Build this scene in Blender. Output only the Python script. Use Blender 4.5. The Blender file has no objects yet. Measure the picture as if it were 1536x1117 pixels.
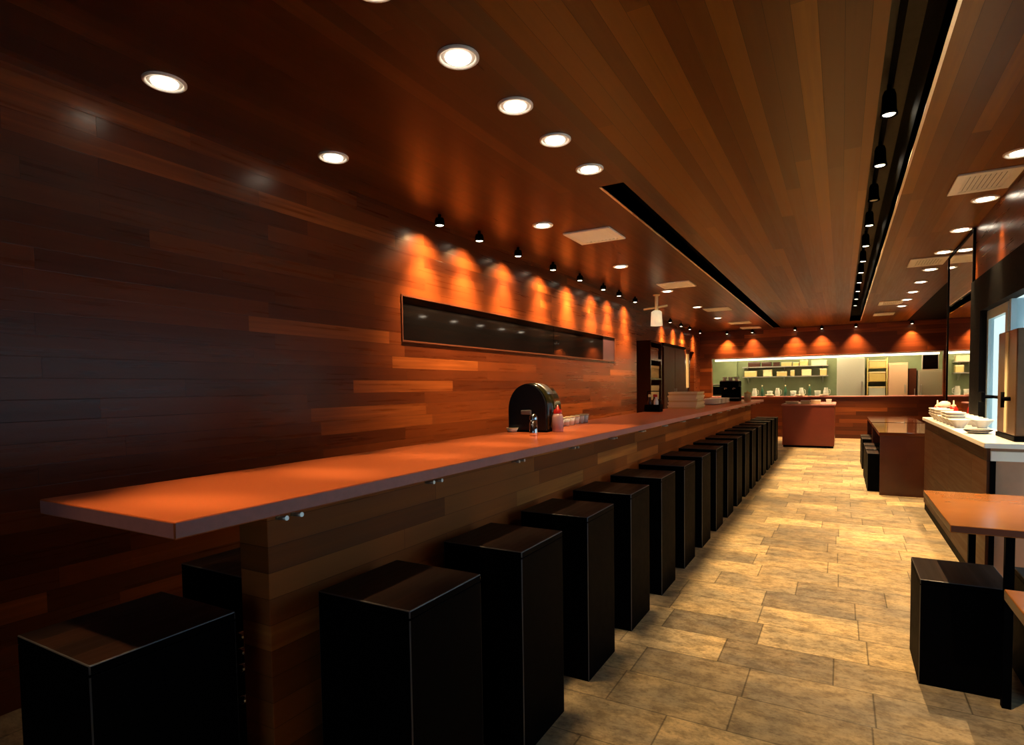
import bpy, bmesh, math, random
from mathutils import Vector, Matrix
S = bpy.context.scene
COL = S.collection
random.seed(7)

# ---------------------------------------------------------------- camera
cam_d = bpy.data.cameras.new('camera')
cam = bpy.data.objects.new('camera', cam_d)
COL.objects.link(cam)
S.camera = cam
YAW, PITCH, ROLL = 0.514943, -0.0455, -0.014845
cam_d.sensor_width = 36.0
cam_d.lens = 36.0 * 873.43 / 1536.0
cam_d.shift_y = (621.85 - 558.5) / 1536.0
cam_d.clip_start = 0.05
fw = Vector((-math.sin(YAW) * math.cos(PITCH), math.cos(YAW) * math.cos(PITCH), math.sin(PITCH)))
rt = Vector((math.cos(YAW), math.sin(YAW), 0))
up = rt.cross(fw)
r2 = math.cos(ROLL) * rt + math.sin(ROLL) * up
u2 = -math.sin(ROLL) * rt + math.cos(ROLL) * up
m = Matrix((r2, u2, -fw)).transposed().to_4x4()
m.translation = Vector((0, 0, 1.25))
cam.matrix_world = m

# ---------------------------------------------------------------- world (pale daylight outside the glass) and exposure
W = bpy.data.worlds.new('daylight')
S.world = W
W.use_nodes = True
bg = W.node_tree.nodes['Background']
bg.inputs[0].default_value = (0.62, 0.83, 1.0, 1)
bg.inputs[1].default_value = 1.0
sun_d = bpy.data.lights.new('daylight_sun', 'SUN')
sun_d.energy = 8.0; sun_d.angle = 0.3; sun_d.color = (0.92, 0.97, 1.0)
sun = bpy.data.objects.new('daylight_sun', sun_d)
COL.objects.link(sun)
sun.rotation_euler = Vector((-0.05, 0.6, -1.0)).to_track_quat('-Z', 'Y').to_euler()
S.view_settings.view_transform = 'Standard'
S.view_settings.look = 'None'
S.view_settings.gamma = 1
S.view_settings.exposure = 0.0
WARM = (1.0, 0.65, 0.30)
P_TABLE, P_AISLE, P_WASH, P_TRACK, P_BACK = 120, 28, 85, 360, 250

# ---------------------------------------------------------------- materials
def nn(nt, t, **k):
    n = nt.nodes.new(t)
    for a, v in k.items():
        setattr(n, a, v)
    return n
def mat(name, col, rough=0.5, metal=0.0, emit=None, estr=0.0, coat=0.0, var=0.0, spec=0.5, trans=0.0, scale=30.0):
    M = bpy.data.materials.new(name)
    M.use_nodes = True
    nt = M.node_tree
    b = nt.nodes['Principled BSDF']
    b.inputs['Base Color'].default_value = (*col, 1)
    b.inputs['Roughness'].default_value = rough
    b.inputs['Metallic'].default_value = metal
    b.inputs['Specular IOR Level'].default_value = spec
    b.inputs['Coat Weight'].default_value = coat
    b.inputs['Transmission Weight'].default_value = trans
    if emit:
        b.inputs['Emission Color'].default_value = (*emit, 1)
        b.inputs['Emission Strength'].default_value = estr
    tc = nn(nt, 'ShaderNodeTexCoord')
    nz = nn(nt, 'ShaderNodeTexNoise')
    nz.inputs['Scale'].default_value = scale
    nz.inputs['Detail'].default_value = 4
    nt.links.new(tc.outputs['Object'], nz.inputs['Vector'])
    if var > 0:
        mx = nn(nt, 'ShaderNodeMix', data_type='RGBA')
        mx.inputs[6].default_value = (*[c * (1 - var) for c in col], 1)
        mx.inputs[7].default_value = (*[min(1, c * (1 + var)) for c in col], 1)
        nt.links.new(nz.outputs['Fac'], mx.inputs[0])
        nt.links.new(mx.outputs[2], b.inputs['Base Color'])
    if 0.05 < rough < 0.45: return M
    mr = nn(nt, 'ShaderNodeMapRange')
    mr.inputs[3].default_value = max(0.0, rough * 0.88)
    mr.inputs[4].default_value = min(1.0, rough * 1.12)
    nt.links.new(nz.outputs['Fac'], mr.inputs[0])
    nt.links.new(mr.outputs[0], b.inputs['Roughness'])
    return M
def planks(name, u, v, L, h, dark, mid, light, rough=0.3, spec=0.5, gap=0.02, bump=0.15, lightbias=0.75):
    """boards running along object axis u, stacked along axis v, each board its own tone"""
    M = bpy.data.materials.new(name)
    M.use_nodes = True
    nt = M.node_tree
    l = nt.links.new
    b = nt.nodes['Principled BSDF']
    tc = nn(nt, 'ShaderNodeTexCoord')
    sp = nn(nt, 'ShaderNodeSeparateXYZ')
    l(tc.outputs['Object'], sp.inputs[0])
    def mth(op, a, c=None):
        n = nn(nt, 'ShaderNodeMath', operation=op)
        for i, x in enumerate((a, c)):
            if x is None: continue
            if isinstance(x, (int, float)): n.inputs[i].default_value = x
            else: l(x, n.inputs[i])
        return n.outputs[0]
    U, V = sp.outputs['XYZ'.index(u)], sp.outputs['XYZ'.index(v)]
    vr = mth('DIVIDE', V, h)
    row = mth('FLOOR', vr)
    wn = nn(nt, 'ShaderNodeTexWhiteNoise', noise_dimensions='1D')
    l(row, wn.inputs['W'])
    ur = mth('ADD', mth('DIVIDE', U, L), mth('MULTIPLY', wn.outputs['Value'], 7.3))
    colm = mth('FLOOR', ur)
    cb = nn(nt, 'ShaderNodeCombineXYZ')
    l(colm, cb.inputs[0]); l(row, cb.inputs[1])
    w2 = nn(nt, 'ShaderNodeTexWhiteNoise', noise_dimensions='3D')
    l(cb.outputs[0], w2.inputs['Vector'])
    # grain
    g = nn(nt, 'ShaderNodeCombineXYZ')
    l(mth('MULTIPLY', U, 1.6), g.inputs[0]); l(mth('MULTIPLY', V, 42.0), g.inputs[1])
    l(mth('MULTIPLY', w2.outputs['Value'], 37.0), g.inputs[2])
    gn = nn(nt, 'ShaderNodeTexNoise')
    gn.inputs['Scale'].default_value = 1.0
    gn.inputs['Detail'].default_value = 5
    l(g.outputs[0], gn.inputs['Vector'])
    t = mth('ADD', mth('MULTIPLY', w2.outputs['Value'], 0.72), mth('MULTIPLY', gn.outputs['Fac'], 0.42))
    t = mth('SUBTRACT', t, 0.07)
    rp = nn(nt, 'ShaderNodeValToRGB')
    rp.color_ramp.elements[0].position = 0.05
    rp.color_ramp.elements[0].color = (*dark, 1)
    rp.color_ramp.elements[1].position = 0.98
    rp.color_ramp.elements[1].color = (*light, 1)
    e = rp.color_ramp.elements.new(lightbias)
    e.color = (*mid, 1)
    l(t, rp.inputs[0])
    fv, fu = mth('FRACT', vr), mth('FRACT', ur)
    ev = mth('MINIMUM', fv, mth('SUBTRACT', 1.0, fv))
    eu = mth('MULTIPLY', mth('MINIMUM', fu, mth('SUBTRACT', 1.0, fu)), L / h)
    ed = mth('MINIMUM', ev, eu)
    gp = nn(nt, 'ShaderNodeMapRange', interpolation_type='SMOOTHSTEP')
    gp.inputs[1].default_value = 0.0
    gp.inputs[2].default_value = gap
    gp.inputs[3].default_value = 0.35
    gp.inputs[4].default_value = 1.0
    l(ed, gp.inputs[0])
    mx = nn(nt, 'ShaderNodeMix', data_type='RGBA', blend_type='MULTIPLY')
    mx.inputs[0].default_value = 1.0
    l(rp.outputs[0], mx.inputs[6]); l(gp.outputs[0], mx.inputs[7])
    l(mx.outputs[2], b.inputs['Base Color'])
    rr = nn(nt, 'ShaderNodeMapRange')
    rr.inputs[3].default_value = rough * 0.75
    rr.inputs[4].default_value = rough * 1.35
    l(gn.outputs['Fac'], rr.inputs[0])
    l(rr.outputs[0], b.inputs['Roughness'])
    b.inputs['Specular IOR Level'].default_value = spec
    bp = nn(nt, 'ShaderNodeBump')
    bp.inputs['Strength'].default_value = bump
    bp.inputs['Distance'].default_value = 0.004
    l(mth('ADD', gp.outputs[0], mth('MULTIPLY', gn.outputs['Fac'], 0.5)), bp.inputs['Height'])
    l(bp.outputs[0], b.inputs['Normal'])
    return M
def stone(name):
    """slate and travertine slabs in courses across the aisle"""
    M = planks(name, 'X', 'Y', 0.46, 0.27, (0.24, 0.21, 0.165), (0.50, 0.41, 0.26), (0.76, 0.62, 0.37), rough=0.36, gap=0.02, bump=0.3, lightbias=0.6)
    nt = M.node_tree
    l = nt.links.new
    b = nt.nodes['Principled BSDF']
    src = b.inputs['Base Color'].links[0].from_socket
    tc = nn(nt, 'ShaderNodeTexCoord')
    vm = nn(nt, 'ShaderNodeVectorMath', operation='MULTIPLY')
    vm.inputs[1].default_value = (1.0, 1.5, 1.0)
    l(tc.outputs['Object'], vm.inputs[0])
    def layer(col_in, scale, lo, hi, c0, c1, fac, rough):
        n1 = nn(nt, 'ShaderNodeTexNoise')
        n1.inputs['Scale'].default_value = scale
        n1.inputs['Detail'].default_value = 8
        n1.inputs['Roughness'].default_value = rough
        l(vm.outputs[0], n1.inputs['Vector'])
        rp = nn(nt, 'ShaderNodeValToRGB')
        rp.color_ramp.elements[0].position = lo
        rp.color_ramp.elements[0].color = (*c0, 1)
        rp.color_ramp.elements[1].position = hi
        rp.color_ramp.elements[1].color = (*c1, 1)
        l(n1.outputs['Fac'], rp.inputs[0])
        mx = nn(nt, 'ShaderNodeMix', data_type='RGBA', blend_type='MULTIPLY')
        mx.inputs[0].default_value = fac
        l(col_in, mx.inputs[6]); l(rp.outputs[0], mx.inputs[7])
        return mx.outputs[2]
    c = layer(src, 3.1, 0.40, 0.60, (0.72, 0.74, 0.80), (1.12, 1.05, 0.92), 0.9, 0.5)
    c = layer(c, 11.0, 0.40, 0.56, (0.50, 0.46, 0.42), (1.12, 1.10, 1.05), 0.8, 0.75)
    c = layer(c, 46.0, 0.36, 0.50, (0.55, 0.50, 0.46), (1.06, 1.05, 1.03), 0.7, 0.7)
    l(c, b.inputs['Base Color'])
    return M
def glass_mat(name, tint=(0.9, 0.97, 1.0)):
    M = bpy.data.materials.new(name)
    M.use_nodes = True
    nt = M.node_tree
    for n in list(nt.nodes):
        if n.type == 'BSDF_PRINCIPLED': nt.nodes.remove(n)
    out = [n for n in nt.nodes if n.type == 'OUTPUT_MATERIAL'][0]
    t = nn(nt, 'ShaderNodeBsdfTransparent')
    t.inputs[0].default_value = (*tint, 1)
    g = nn(nt, 'ShaderNodeBsdfGlossy')
    g.inputs['Roughness'].default_value = 0.02
    x = nn(nt, 'ShaderNodeMixShader')
    x.inputs[0].default_value = 0.06; nt.links.new(t.outputs[0], x.inputs[1]); nt.links.new(g.outputs[0], x.inputs[2])
    nt.links.new(x.outputs[0], out.inputs[0])
    return M
WALLC = ((0.064, 0.013, 0.0034), (0.16, 0.037, 0.0075), (0.36, 0.10, 0.020))
M = {}
M['wall_wood'] = planks('wall boards', 'Y', 'Z', 1.15, 0.088, *WALLC, rough=0.28, spec=0.35)
M['wall_wood_x'] = planks('back wall boards', 'X', 'Z', 1.15, 0.088, *WALLC, rough=0.3, spec=0.45)
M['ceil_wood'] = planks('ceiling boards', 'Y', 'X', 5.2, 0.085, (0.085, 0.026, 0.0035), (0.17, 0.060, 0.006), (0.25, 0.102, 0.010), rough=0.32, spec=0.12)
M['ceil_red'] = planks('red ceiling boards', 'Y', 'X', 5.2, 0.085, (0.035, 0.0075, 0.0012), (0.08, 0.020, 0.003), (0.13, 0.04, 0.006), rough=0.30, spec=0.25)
M['panel_wood'] = planks('table base boards', 'Y', 'Z', 0.8, 0.07, (0.17, 0.046, 0.010), (0.40, 0.125, 0.026), (0.66, 0.27, 0.06), rough=0.6, spec=0.2)
M['floor'] = stone('stone slabs')
M['counter'] = mat('red-brown laminate', (0.48, 0.11, 0.03), 0.32, var=0.05, spec=0.5, scale=3)
M['counter_edge'] = mat('tabletop edge band', (0.46, 0.19, 0.19), 0.45, var=0.15, scale=60)
M['black'] = mat('black steel', (0.0014, 0.0016, 0.0024), 0.6, spec=0.02, var=0.2)
M['lighter'] = mat('worn steel corner', (0.12, 0.12, 0.13), 0.4, metal=0.6)  # lighter grey steel for the bevelled stool edges
M['seat'] = planks('dark seat boards', 'Y', 'X', 0.6, 0.08, (0.008, 0.003, 0.0018), (0.021, 0.0075, 0.0035), (0.036, 0.014, 0.006), rough=0.45, spec=0.18)
M['slot'] = mat('dark olive slot paint', (0.035, 0.026, 0.010), 0.6)
M['void'] = mat('matt black paint', (0.003, 0.003, 0.004), 0.7, spec=0.06)
M['white'] = mat('white enamel', (0.92, 0.89, 0.84), 0.4)
M['trim'] = mat('polished metal trim', (0.95, 0.90, 0.84), 0.3, metal=1.0)
M['lamp'] = mat('lit lamp', (1, 1, 1), 0.5, emit=(1.0, 0.86, 0.66), estr=9)
M['lamp_small'] = mat('lit small lamp', (1, 1, 1), 0.5, emit=(1.0, 0.84, 0.60), estr=14)
M['tube'] = mat('lit tube', (1, 1, 1), 0.5, emit=(1.0, 0.83, 0.52), estr=4.0)
M['reflector'] = mat('satin reflector', (0.7, 0.66, 0.62), 0.35)
M['mirror'] = mat('mirror glass', (0.85, 0.85, 0.82), 0.02, metal=1.0)
M['dark_glass'] = mat('black glass', (0.004, 0.0035, 0.004), 0.05, spec=0.9)
M['purple'] = mat('purple glass', (0.05, 0.025, 0.035), 0.3)
M['chrome'] = mat('chrome', (0.8, 0.8, 0.8), 0.1, metal=1.0)
M['steel'] = mat('brushed steel', (0.55, 0.55, 0.53), 0.35, metal=0.8, var=0.1)
M['teal'] = mat('pale aluminium frame', (0.42, 0.56, 0.60), 0.4, metal=0.3)
M['glass'] = glass_mat('clear glass')
M['table_top'] = mat('orange-brown table laminate', (0.42, 0.15, 0.03), 0.2, var=0.15, scale=8)
M['table_edge'] = mat('dark table edge', (0.10, 0.028, 0.012), 0.4)
M['gloss_brown'] = mat('polished dark brown top', (0.06, 0.016, 0.007), 0.07, spec=0.6)
M['cabinet'] = mat('dark stained cabinet wood', (0.075, 0.016, 0.005), 0.5, var=0.25, spec=0.2, scale=7)
M['maroon'] = mat('maroon laminate', (0.17, 0.030, 0.014), 0.32, var=0.12, scale=6)
M['brown'] = mat('dark brown laminate', (0.050, 0.012, 0.005), 0.22, var=0.25, scale=7)
M['bar_wood'] = planks('bar front boards', 'Y', 'Z', 0.9, 0.4, (0.035, 0.010, 0.002), (0.06, 0.018, 0.0035), (0.085, 0.027, 0.005), rough=0.5, spec=0.15)
M['greywood'] = mat('grey-brown panel', (0.45, 0.24, 0.14), 0.45, var=0.1)
M['cream'] = mat('cream card', (0.66, 0.48, 0.20), 0.55, var=0.08)
M['creamy'] = mat('pale cream', (0.78, 0.66, 0.40), 0.5, var=0.06)
M['paper'] = mat('white porcelain', (0.88, 0.85, 0.78), 0.3)
M['red'] = mat('red plastic', (0.55, 0.018, 0.012), 0.3)
M['pink'] = mat('pinkish translucent plastic', (0.62, 0.36, 0.36), 0.25)
M['green_tile'] = mat('grey-green kitchen tile', (0.24, 0.29, 0.17), 0.35, var=0.2, scale=5)
M['yellow'] = mat('yellow bins', (0.62, 0.46, 0.15), 0.5, var=0.1)
M['fridge'] = mat('pale grey enamel', (0.62, 0.64, 0.58), 0.35)
M['salmon'] = mat('salmon door paint', (0.72, 0.45, 0.30), 0.45)
M['hood'] = mat('warm grey steel', (0.42, 0.36, 0.28), 0.4, metal=0.3)
M['grey'] = mat('mid grey plastic', (0.18, 0.18, 0.18), 0.4)
M['olive'] = mat('glossy olive black plastic', (0.035, 0.028, 0.008), 0.16)
M['navy'] = mat('blue black plastic', (0.006, 0.010, 0.016), 0.3)
M['bronze'] = mat('brown bronze metal', (0.16, 0.085, 0.04), 0.35, metal=0.5, var=0.2)
M['bottle_green'] = mat('green glass bottle', (0.05, 0.14, 0.09), 0.15)

# ---------------------------------------------------------------- mesh helpers
class MB:
    def __init__(s): s.bm = bmesh.new()
    def box(s, x0, x1, y0, y1, z0, z1, mi=0, bev=0.0, seg=2, bmi=None):
        t = bmesh.new()
        bmesh.ops.create_cube(t, size=1)
        for v in t.verts:
            v.co = Vector(((x0 + x1) / 2 + v.co.x * (x1 - x0), (y0 + y1) / 2 + v.co.y * (y1 - y0), (z0 + z1) / 2 + v.co.z * (z1 - z0)))
        for f in t.faces: f.material_index = mi
        if bev > 0:
            r = bmesh.ops.bevel(t, geom=list(t.edges), offset=bev, segments=seg, affect='EDGES', profile=0.5)
            if bmi is not None:
                for f in r['faces']: f.material_index = bmi
        s.add(t)
        return s
    def add(s, t, M4=None):
        if M4 is not None: bmesh.ops.transform(t, matrix=M4, verts=t.verts)
        me = bpy.data.meshes.new('tmp')
        t.to_mesh(me); t.free()
        s.bm.from_mesh(me)
        bpy.data.meshes.remove(me)
    def cyl(s, p0, p1, r0, r1=None, n=20, mi=0):
        r1 = r0 if r1 is None else r1
        p0, p1 = Vector(p0), Vector(p1)
        d = p1 - p0
        t = bmesh.new()
        bmesh.ops.create_cone(t, cap_ends=True, segments=n, radius1=r0, radius2=r1, depth=d.length)
        for f in t.faces:
            f.material_index = mi
            f.smooth = len(f.verts) == 4
        q = Vector((0, 0, 1)).rotation_difference(d.normalized()).to_matrix().to_4x4()
        q.translation = (p0 + p1) / 2
        s.add(t, q)
        return s
    def lathe(s, prof, c=(0, 0, 0), n=24, mi=0, close=False):
        t = bmesh.new()
        rings = []
        for r, z in prof:
            if r < 1e-5:
                rings.append([t.verts.new((c[0], c[1], c[2] + z))])
            else:
                rings.append([t.verts.new((c[0] + r * math.cos(2 * math.pi * i / n), c[1] + r * math.sin(2 * math.pi * i / n), c[2] + z)) for i in range(n)])
        pr = list(zip(rings, rings[1:]))
        if close: pr.append((rings[-1], rings[0]))
        for a, b in pr:
            for i in range(n):
                j = (i + 1) % n
                if len(a) == 1 and len(b) == 1: continue
                if len(a) == 1: f = t.faces.new((a[0], b[j], b[i]))
                elif len(b) == 1: f = t.faces.new((a[i], a[j], b[0]))
                else: f = t.faces.new((a[i], a[j], b[j], b[i]))
                f.material_index = mi; f.smooth = True
        bmesh.ops.recalc_face_normals(t, faces=t.faces)
        s.add(t)
        return s
    def prism(s, pts, a0, a1, axis='Y', mi=0, smooth=False):
        t = bmesh.new()
        def P(p, a):
            return {'X': (a, p[0], p[1]), 'Y': (p[0], a, p[1]), 'Z': (p[0], p[1], a)}[axis]
        A = [t.verts.new(P(p, a0)) for p in pts]
        B = [t.verts.new(P(p, a1)) for p in pts]
        t.faces.new(A); t.faces.new(B[::-1])
        k = len(pts)
        for i in range(k):
            f = t.faces.new((A[i], B[i], B[(i + 1) % k], A[(i + 1) % k]))
            f.smooth = smooth
        for f in t.faces: f.material_index = mi
        bmesh.ops.recalc_face_normals(t, faces=t.faces)
        s.add(t)
        return s
    def tube(s, pts, r, n=10, mi=0):
        for a, b in zip(pts, pts[1:]): s.cyl(a, b, r, n=n, mi=mi)
        return s
    def build(s, name, mats, parent=None):
        me = bpy.data.meshes.new(name)
        s.bm.to_mesh(me); s.bm.free()
        for x in (mats if isinstance(mats, (list, tuple)) else [mats]): me.materials.append(M[x])
        o = bpy.data.objects.new(name, me)
        COL.objects.link(o)
        if parent: o.parent = parent
        return o
def tag(o, label, cat, group=None, kind=None):
    o['label'] = label; o['category'] = cat
    if group: o['group'] = group
    if kind: o['kind'] = kind
    return o
def thing(name, label, cat, loc=(0, 0, 0), rz=0.0, group=None):
    o = bpy.data.objects.new(name, None)
    COL.objects.link(o)
    o.empty_display_size = 0.1
    o.location = loc; o.rotation_euler = (0, 0, rz)
    return tag(o, label, cat, group)
def struct(o):
    o['kind'] = 'structure'
    return o
def dup(root, loc, label, rz=0.0, group=None):
    r = root.copy(); COL.objects.link(r)
    r.location = loc; r.rotation_euler = (0, 0, rz)
    r['label'] = label
    if group: r['group'] = group
    for ch in list(root.children):
        c = ch.copy(); COL.objects.link(c); c.parent = r
        for g in list(ch.children):
            d = g.copy(); COL.objects.link(d); d.parent = c
    return r
def spot(loc, target, power, angle, blend=0.6, rad=0.03, col=WARM):
    d = bpy.data.lights.new('lamp_light', 'SPOT')
    d.energy = power; d.spot_size = math.radians(angle); d.spot_blend = blend
    d.shadow_soft_size = rad; d.color = col
    o = bpy.data.objects.new('lamp_light', d)
    COL.objects.link(o)
    o.location = loc
    o.rotation_euler = (Vector(target) - Vector(loc)).to_track_quat('-Z', 'Y').to_euler()
    return o
ORD = ['first', 'second', 'third', 'fourth', 'fifth', 'sixth', 'seventh', 'eighth', 'ninth', 'tenth', 'eleventh', 'twelfth', 'thirteenth', 'fourteenth', 'fifteenth', 'sixteenth', 'seventeenth']

# ================================================================= the room
CZ = 2.58
YB, YF = 15.2, -2.6
XL, XL2, XR, XR2 = -2.85, -3.12, 1.0, 1.95
struct(MB().box(-3.3, 2.2, YF, 17.4, -0.12, 0).build('floor', 'floor'))
b = MB()
R1 = (-1.40, -1.25, 3.73, 15.0)          # recess over the long table
R2 = (0.14, 0.34, -1.2, 14.6)            # recess of the track lamps
T = CZ + 0.12
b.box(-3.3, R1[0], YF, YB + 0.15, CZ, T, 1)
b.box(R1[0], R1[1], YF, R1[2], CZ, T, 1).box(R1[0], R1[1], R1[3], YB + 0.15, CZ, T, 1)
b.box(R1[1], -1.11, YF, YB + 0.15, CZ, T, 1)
b.box(-1.11, R2[0], YF, YB + 0.15, CZ, T)
b.box(R2[0], R2[1], YF, R2[2], CZ, T).box(R2[0], R2[1], R2[3], YB + 0.15, CZ, T)
b.box(R2[1], 1.15, YF, 7.8, CZ, T).box(R2[1], 2.2, 7.8, YB + 0.15, CZ, T)
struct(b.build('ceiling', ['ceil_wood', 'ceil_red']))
def channel(R, h):
    x0, x1, y0, y1 = R
    b = MB()
    b.box(x0 - .02, x0, y0, y1, CZ + 0.003, CZ + h).box(x1, x1 + .02, y0, y1, CZ + 0.003, CZ + h)
    b.box(x0 - .02, x1 + .02, y0 - .02, y0, CZ + 0.003, CZ + h).box(x0 - .02, x1 + .02, y1, y1 + .02, CZ + 0.003, CZ + h)
    b.box(x0 - .02, x1 + .02, y0 - .02, y1 + .02, CZ + h, CZ + h + .02)
    return b
struct(channel(R1, 0.25).build('trim_1', 'void'))
struct(channel(R2, 0.47).build('trim_2', 'slot'))
struct(MB().box(R1[0] - .018, R1[0], R1[2], R1[3], CZ - .006, CZ + .01).build('trim_3', 'trim'))
struct(MB().box(R2[1], R2[1] + .014, R2[2], R2[3], CZ - .006, CZ + .01).build('trim_4', 'trim'))
struct(MB().box(1.22, 1.94, 8.0, 15.15, CZ - .008, CZ + .01).build('trim_7', 'void'))  # flat black sheet, the dark of a ceiling recess put into its colour
# left wall, with the dark slot mirror let into it and a step back beyond it
YS = 9.1
NZ0, NZ1, NY0, NY1 = 1.61, 1.96, 3.39, 8.1
b = MB()
b.box(XL - .3, XL, YF, NY0, 0, CZ).box(XL - .3, XL, NY1, YS, 0, CZ)
b.box(XL - .3, XL, NY0, NY1, 0, NZ0).box(XL - .3, XL, NY0, NY1, NZ1, CZ)
b.box(XL - .3, XL - .06, NY0, NY1, NZ0, NZ1)
struct(b.build('wall_left', 'wall_wood'))
b = MB()
b.box(XL2 - .18, XL2, YS, 13.95, 0, CZ).box(XL2 - .18, XL2, 14.52, YB, 0, CZ).box(XL2 - .18, XL2, 13.95, 14.52, 2.06, CZ)
struct(b.build('wall_side', 'wall_wood'))
b = MB()
b.box(-3.3, -.7, YF - .15, YF, 0, T).box(.9, 2.2, YF - .15, YF, 0, T).box(-.7, .9, YF - .15, YF, 0, .3).box(-.7, .9, YF - .15, YF, 1.9, T)
struct(b.build('wall_front', 'wall_wood_x'))
b = MB()
for x in (-.7, .075, .85): b.box(x, x + .05, YF - .1, YF - .02, .3, 1.9)
w2 = struct(b.build('window_2', 'teal'))
MB().box(-.65, .85, YF - .06, YF - .05, .3, 1.9).build('pane', 'glass', w2)
# back wall: half wall, soffit and the open kitchen hatch
b = MB()
b.box(-3.3, 2.2, YB, YB + .14, 0, .94).box(-3.3, 2.2, YB, YB + .14, 1.91, CZ)
b.box(-3.3, -2.83, YB, YB + .14, .94, 1.91).box(1.87, 2.2, YB, YB + .14, .94, 1.91)
struct(b.build('wall_back', 'wall_wood_x'))
struct(MB().box(-2.83, 1.87, YB - .06, YB + .2, .94, .965, bev=.004).build('trim_5', 'counter_edge'))
# right wall: storefront glazing near the camera, wood over it, mirror, then the room widens
b = MB()
b.box(XR, XR + .15, YF, 6.39, 2.1, CZ)
b.box(XR, XR + .15, YF, 1.6, 0, 2.1).box(XR, XR + .15, 1.6, 5.3, 0, .35)
b.box(XR, XR + .05, 6.39, 7.8, 0, CZ)
b.box(XR, XR2 + .15, 7.8, 7.95, 0, CZ)
b.box(XR2, XR2 + .15, 7.95, YB, 0, CZ)
struct(b.build('wall_right', 'wall_wood'))
struct(MB().box(XR + .06, 4.5, 7.70, 7.795, -.1, 3.2).build('wall_backdrop', 'fridge'))  # pale wall added so the view through the door glass is bright
struct(MB().box(2.2, 9, -6, 7.7, -.16, -.02).build('floor_outside', 'fridge'))
# storefront: black lintel and post, glazing bars, panes
b = MB()
b.box(XR - .03, XR + .05, 1.6, 6.39, 1.82, 2.1)
b.box(XR - .03, XR + .02, 5.99, 6.39, 0, 1.82)
struct(b.build('trim_6', 'void'))
b = MB()
for y in (1.6, 2.85, 4.1, 5.25): b.box(XR + .02, XR + .09, y, y + .05, .35, 1.82)
b.box(XR + .02, XR + .09, 1.65, 5.3, .35, .40)
wn = struct(b.build('window_1', 'teal'))
MB().box(XR + .05, XR + .058, 1.65, 5.25, .40, 1.82).build('pane', 'glass', wn)
b = MB()
b.box(XR + .015, XR + .05, 5.31, 5.38, .01, 1.81).box(XR + .015, XR + .05, 5.93, 5.985, .01, 1.81)
b.box(XR + .015, XR + .05, 5.38, 5.93, 1.74, 1.81).box(XR + .015, XR + .05, 5.38, 5.93, .01, .16)
dr = struct(b.build('door_1', 'teal'))
MB().box(XR + .03, XR + .036, 5.38, 5.93, .16, 1.74).build('pane', 'glass', dr)
h = MB()
h.cyl((XR + .01, 5.66, 1.13), (XR - .06, 5.66, 1.13), .012).box(XR - .075, XR - .05, 5.6, 5.72, 1.09, 1.17, bev=.008)
h.box(XR + .0, XR + .028, 5.39, 5.92, 1.12, 1.14)
h.build('handle', 'black', dr)
# dark doorway in the stepped-back part of the left wall
b = MB()
b.box(XL2 - .02, XL2 + .03, 13.46, 13.56, 0, 2.08).box(XL2 - .02, XL2 + .03, 13.88, 13.95, 0, 2.08)
b.box(XL2 - .17, XL2 - .12, 13.95, 14.52, 0, 2.06)
dd = struct(b.build('door_2', ['brown']))
MB().box(XL2 + .002, XL2 + .02, 13.56, 13.88, 1.2, 1.98).build('pane', 'creamy', dd)
# kitchen shell
struct(MB().box(-3.3, 2.2, 17.2, 17.35, 0, 2.45).build('wall_kitchen', 'green_tile'))
struct(MB().box(-3.4, -3.3, YB + .14, 17.35, 0, 2.45).box(2.2, 2.3, YB + .14, 17.35, 0, 2.45).build('wall_kitchen_side', 'green_tile'))
struct(MB().box(-3.4, 2.3, YB + .15, 17.35, 2.45, 2.55).build('ceiling_kitchen', 'creamy'))
# outer closing walls of the shell
struct(MB().box(-3.42, -3.3, YF, YB + .15, 0, T).build('wall_outer', 'void'))

# ================================================================= long communal table
tb = thing('communal_table', 'long narrow red-brown communal table running down the room', 'table', (-1.38, 5.58, 0))
TX0, TX1, TY0, TY1, TZ = -1.68, -1.125, 0.65, 10.51, 1.0
def loc(p, o): return (p[0] - o[0], p[1] - o[1], p[2] - o[2])
ox, oy = -1.38, 5.58
b = MB().box(TX0 - ox, TX1 - ox, TY0 - oy, TY1 - oy, TZ - .036, TZ, 1, bev=.003)
for f in b.bm.faces:
    if f.normal.z > .9: f.material_index = 0
b.build('tabletop', ['counter', 'counter_edge'], tb)
MB().box(-1.425 - ox, -1.31 - ox, 1.0 - oy, 10.4 - oy, 0, TZ - .036, bev=.002).build('base_panel', 'panel_wood', tb)
for i in range(17):
    y = 0.95 + 0.575 * i
    if y > 10.3: break
    for dy in (-.022, .022):
        hk = MB().cyl((TX1 - .05 - ox, y + dy - oy, TZ - .036), (TX1 - .05 - ox, y + dy - oy, TZ - .056), .005, n=10)
        hk.cyl((TX1 - .055 - ox, y + dy - oy, TZ - .053), (TX1 - .018 - ox, y + dy - oy, TZ - .050), .004, .006, n=10)
        hk.build('coat_hook', 'steel', tb)
for z in (.40, .49, .535, .58):
    MB().cyl((-1.435 - ox, 0.992 - oy, z), (-1.435 - ox, 1.03 - oy, z), .011, n=12).build('bolt', 'chrome', tb)

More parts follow.
